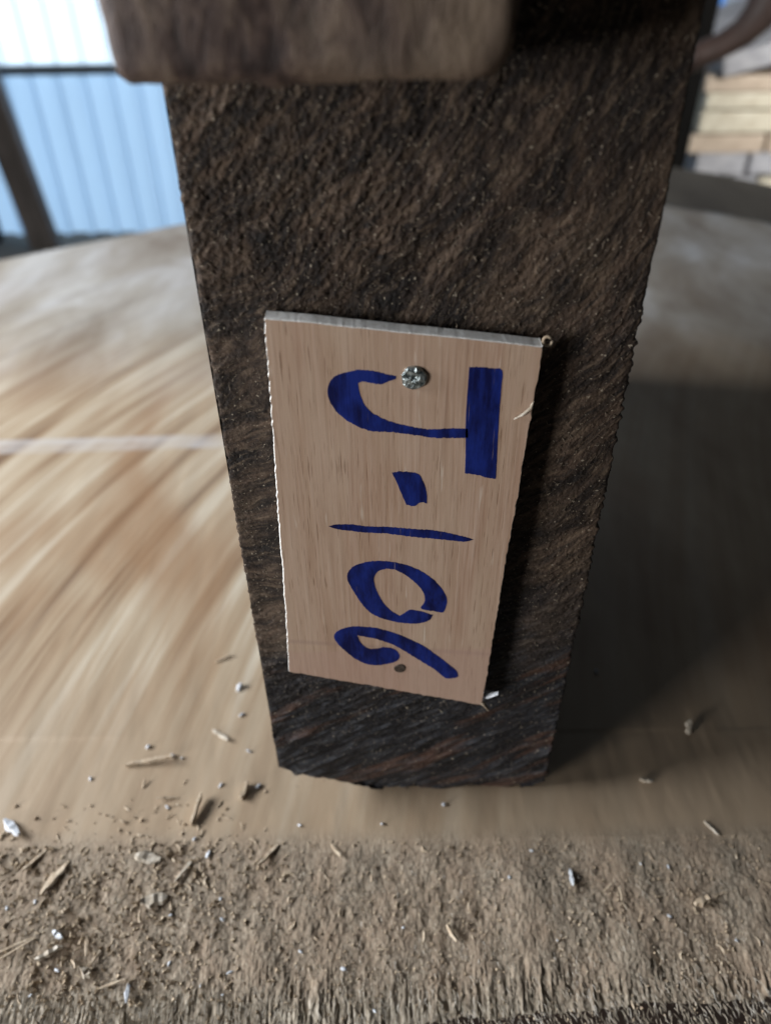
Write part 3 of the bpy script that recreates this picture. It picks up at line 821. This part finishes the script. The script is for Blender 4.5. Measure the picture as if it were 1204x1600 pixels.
def stuff(name, count, gen, mat, label):
    V = []; F_ = []
    for _ in range(count):
        v, f = gen(); b = len(V); V += v; F_ += [tuple(i+b for i in q) for q in f]
    o = mesh(name, V, F_, mat); prop(o, label, kind='stuff')
rnd = random.Random(12)
def dust_gen():
    while True:
        if rnd.random() < .38:
            x = rnd.gauss(-.11, .035); y = rnd.uniform(-.078, .0)
        else:
            x = rnd.uniform(-.17, .17); y = rnd.uniform(-.080, -.018)
        if y > -.02 and (rnd.random() < .9 or x > -.05): continue
        if -.046 < x < .066 and y > -.003: continue
        if abs(x) < .2: break
    r = rnd.choice((.0002, .0003, .0003, .0004, .0006, .0009 if x < -.04 else .0005))*rnd.uniform(.7, 1.2)
    z_ = surf_z(y)+r*.3
    q = []
    for dx, dy, dz in ((1, 0, 0), (-.5, .9, 0), (-.6, -.8, 0), (0, 0, 1), (0, 0, -1)):
        q.append((x+r*(dx+rnd.uniform(-.4, .4)), y+r*(dy+rnd.uniform(-.4, .4)), z_+r*(dz+rnd.uniform(-.3, .3))))
    return q, [(0, 1, 3), (1, 2, 3), (2, 0, 3), (1, 0, 4), (2, 1, 4), (0, 2, 4)]
stuff('sawdust', 6000, dust_gen, M_dust, 'fine brown sawdust and grit strewn over the front margin of the slab')
def fib_gen():
    # torn fibres, denser and longer towards the sawn edge
    y = -.081+abs(rnd.gauss(0, .012)) if rnd.random() < .7 else rnd.uniform(-.075, -.03)
    x = rnd.uniform(-.165, .165)
    if x < -.02 and rnd.random() < .35: y = -.081+abs(rnd.gauss(0, .006))
    L = rnd.uniform(.0010, .0034)*(1.2 if y < -.066 else .7); w = rnd.uniform(.00006, .00016)
    a = rnd.gauss(0, .28)+(.25 if x > .03 else 0); up = rnd.uniform(-.05, .55)
    dx, dy, dz = math.sin(a)*L, -math.cos(a)*L, up*L*.5
    z_ = surf_z(y)-.0001
    b = (rnd.uniform(-.2, .2)*L, 0, rnd.uniform(0, .15)*L)
    P = [(x, y, z_), (x+dx*.5+b[0], y+dy*.5, z_+dz*.5+b[2]), (x+dx, y+dy, z_+dz)]
    V = []
    for p, k in zip(P, (1, .8, .2)):
        V += [(p[0]-w*k, p[1], p[2]), (p[0]+w*k, p[1], p[2]), (p[0], p[1], p[2]+w*1.3*k)]
    F_ = []
    for i in (0, 3): F_ += [(i, i+1, i+4, i+3), (i+1, i+2, i+5, i+4), (i+2, i, i+3, i+5)]
    F_.append((6, 7, 8))
    return V, F_
stuff('torn_fibres', 4200, fib_gen, M_fibre, 'torn pale wood fibres bristling along the sawn front edge of the slab')
# coarse fibres and crumbs caught on the rough end grain of the block
def bf_gen():
    x = rnd.uniform(-.043, .063); z_ = rnd.uniform(.0, .275)
    if z_ < .09 and rnd.random() < .5: z_ = rnd.uniform(.1, .275)
    L = rnd.uniform(.0004, .0013); w = rnd.uniform(.0001, .00022); a = rnd.gauss(.9, .5) if rnd.random() < .7 else rnd.uniform(0, 6.28)
    y0 = -.0002
    P = [(x, y0, z_), (x+math.cos(a)*L, y0-L*.35, z_+math.sin(a)*L)]
    V = []
    for p, k in zip(P, (1, .3)): V += [(p[0]-w*k, p[1], p[2]), (p[0]+w*k, p[1], p[2]), (p[0], p[1]-w*k, p[2]+w*k)]
    return V, [(0, 1, 4, 3), (1, 2, 5, 4), (2, 0, 3, 5), (3, 4, 5)]
def bf():
    V = []; F_ = []
    for _ in range(5200):
        v, f = bf_gen(); b = len(V); V += v; F_ += [tuple(i+b for i in q) for q in f]
    m = mat_simple('block_fibre', [(.35, (.045, .032, .024)), (.5, (.11, .085, .062)), (.66, (.27, .22, .17))], (300, 300, 300), .8)
    o = mesh('end_fibres', V, F_, m); shift(o, blk, blk.location); o['kind'] = 'stuff'
bf()
def shav():
    while True:
        x = rnd.gauss(-.105, .032) if rnd.random() < .75 else rnd.uniform(-.16, .16)
        y = rnd.gauss(-.035, .018)
        if -.074 < y < .05 and not (-.05 < x < .07 and y > -.004) and not (x > -.05 and y > -.018): break
    L = rnd.choice((.001, .0015, .002, .0028, .0036))*rnd.uniform(.7, 1.2); w = rnd.uniform(.0002, .0006)*(1 if L < .003 else 1.3)
    a = rnd.uniform(0, math.pi); dx, dy = math.cos(a), math.sin(a); z_ = surf_z(y)+.0001
    V = []; F_ = []; bend = rnd.uniform(-.25, .25)*L; lift = rnd.uniform(0, .35)*L
    for i in range(4):
        t = i/3-.5; k = w*(1-1.6*t*t)*rnd.uniform(.7, 1.2)
        cx, cy = x+dx*t*L-dy*bend*(t*t*4), y+dy*t*L+dx*bend*(t*t*4)
        h = z_+lift*(t+.5)
        V += [(cx-dy*k, cy+dx*k, h), (cx, cy, h+k*.9), (cx+dy*k, cy-dx*k, h)]
    for i in range(3):
        b = i*3; F_ += [(b, b+1, b+4, b+3), (b+1, b+2, b+5, b+4), (b+2, b, b+3, b+5)]
    F_ += [(0, 2, 1), (9, 10, 11)]
    return V, F_
stuff('wood_shavings', 300, shav, M_chip, 'small tan shavings and splinters littering the front of the slab, thickest at the left')
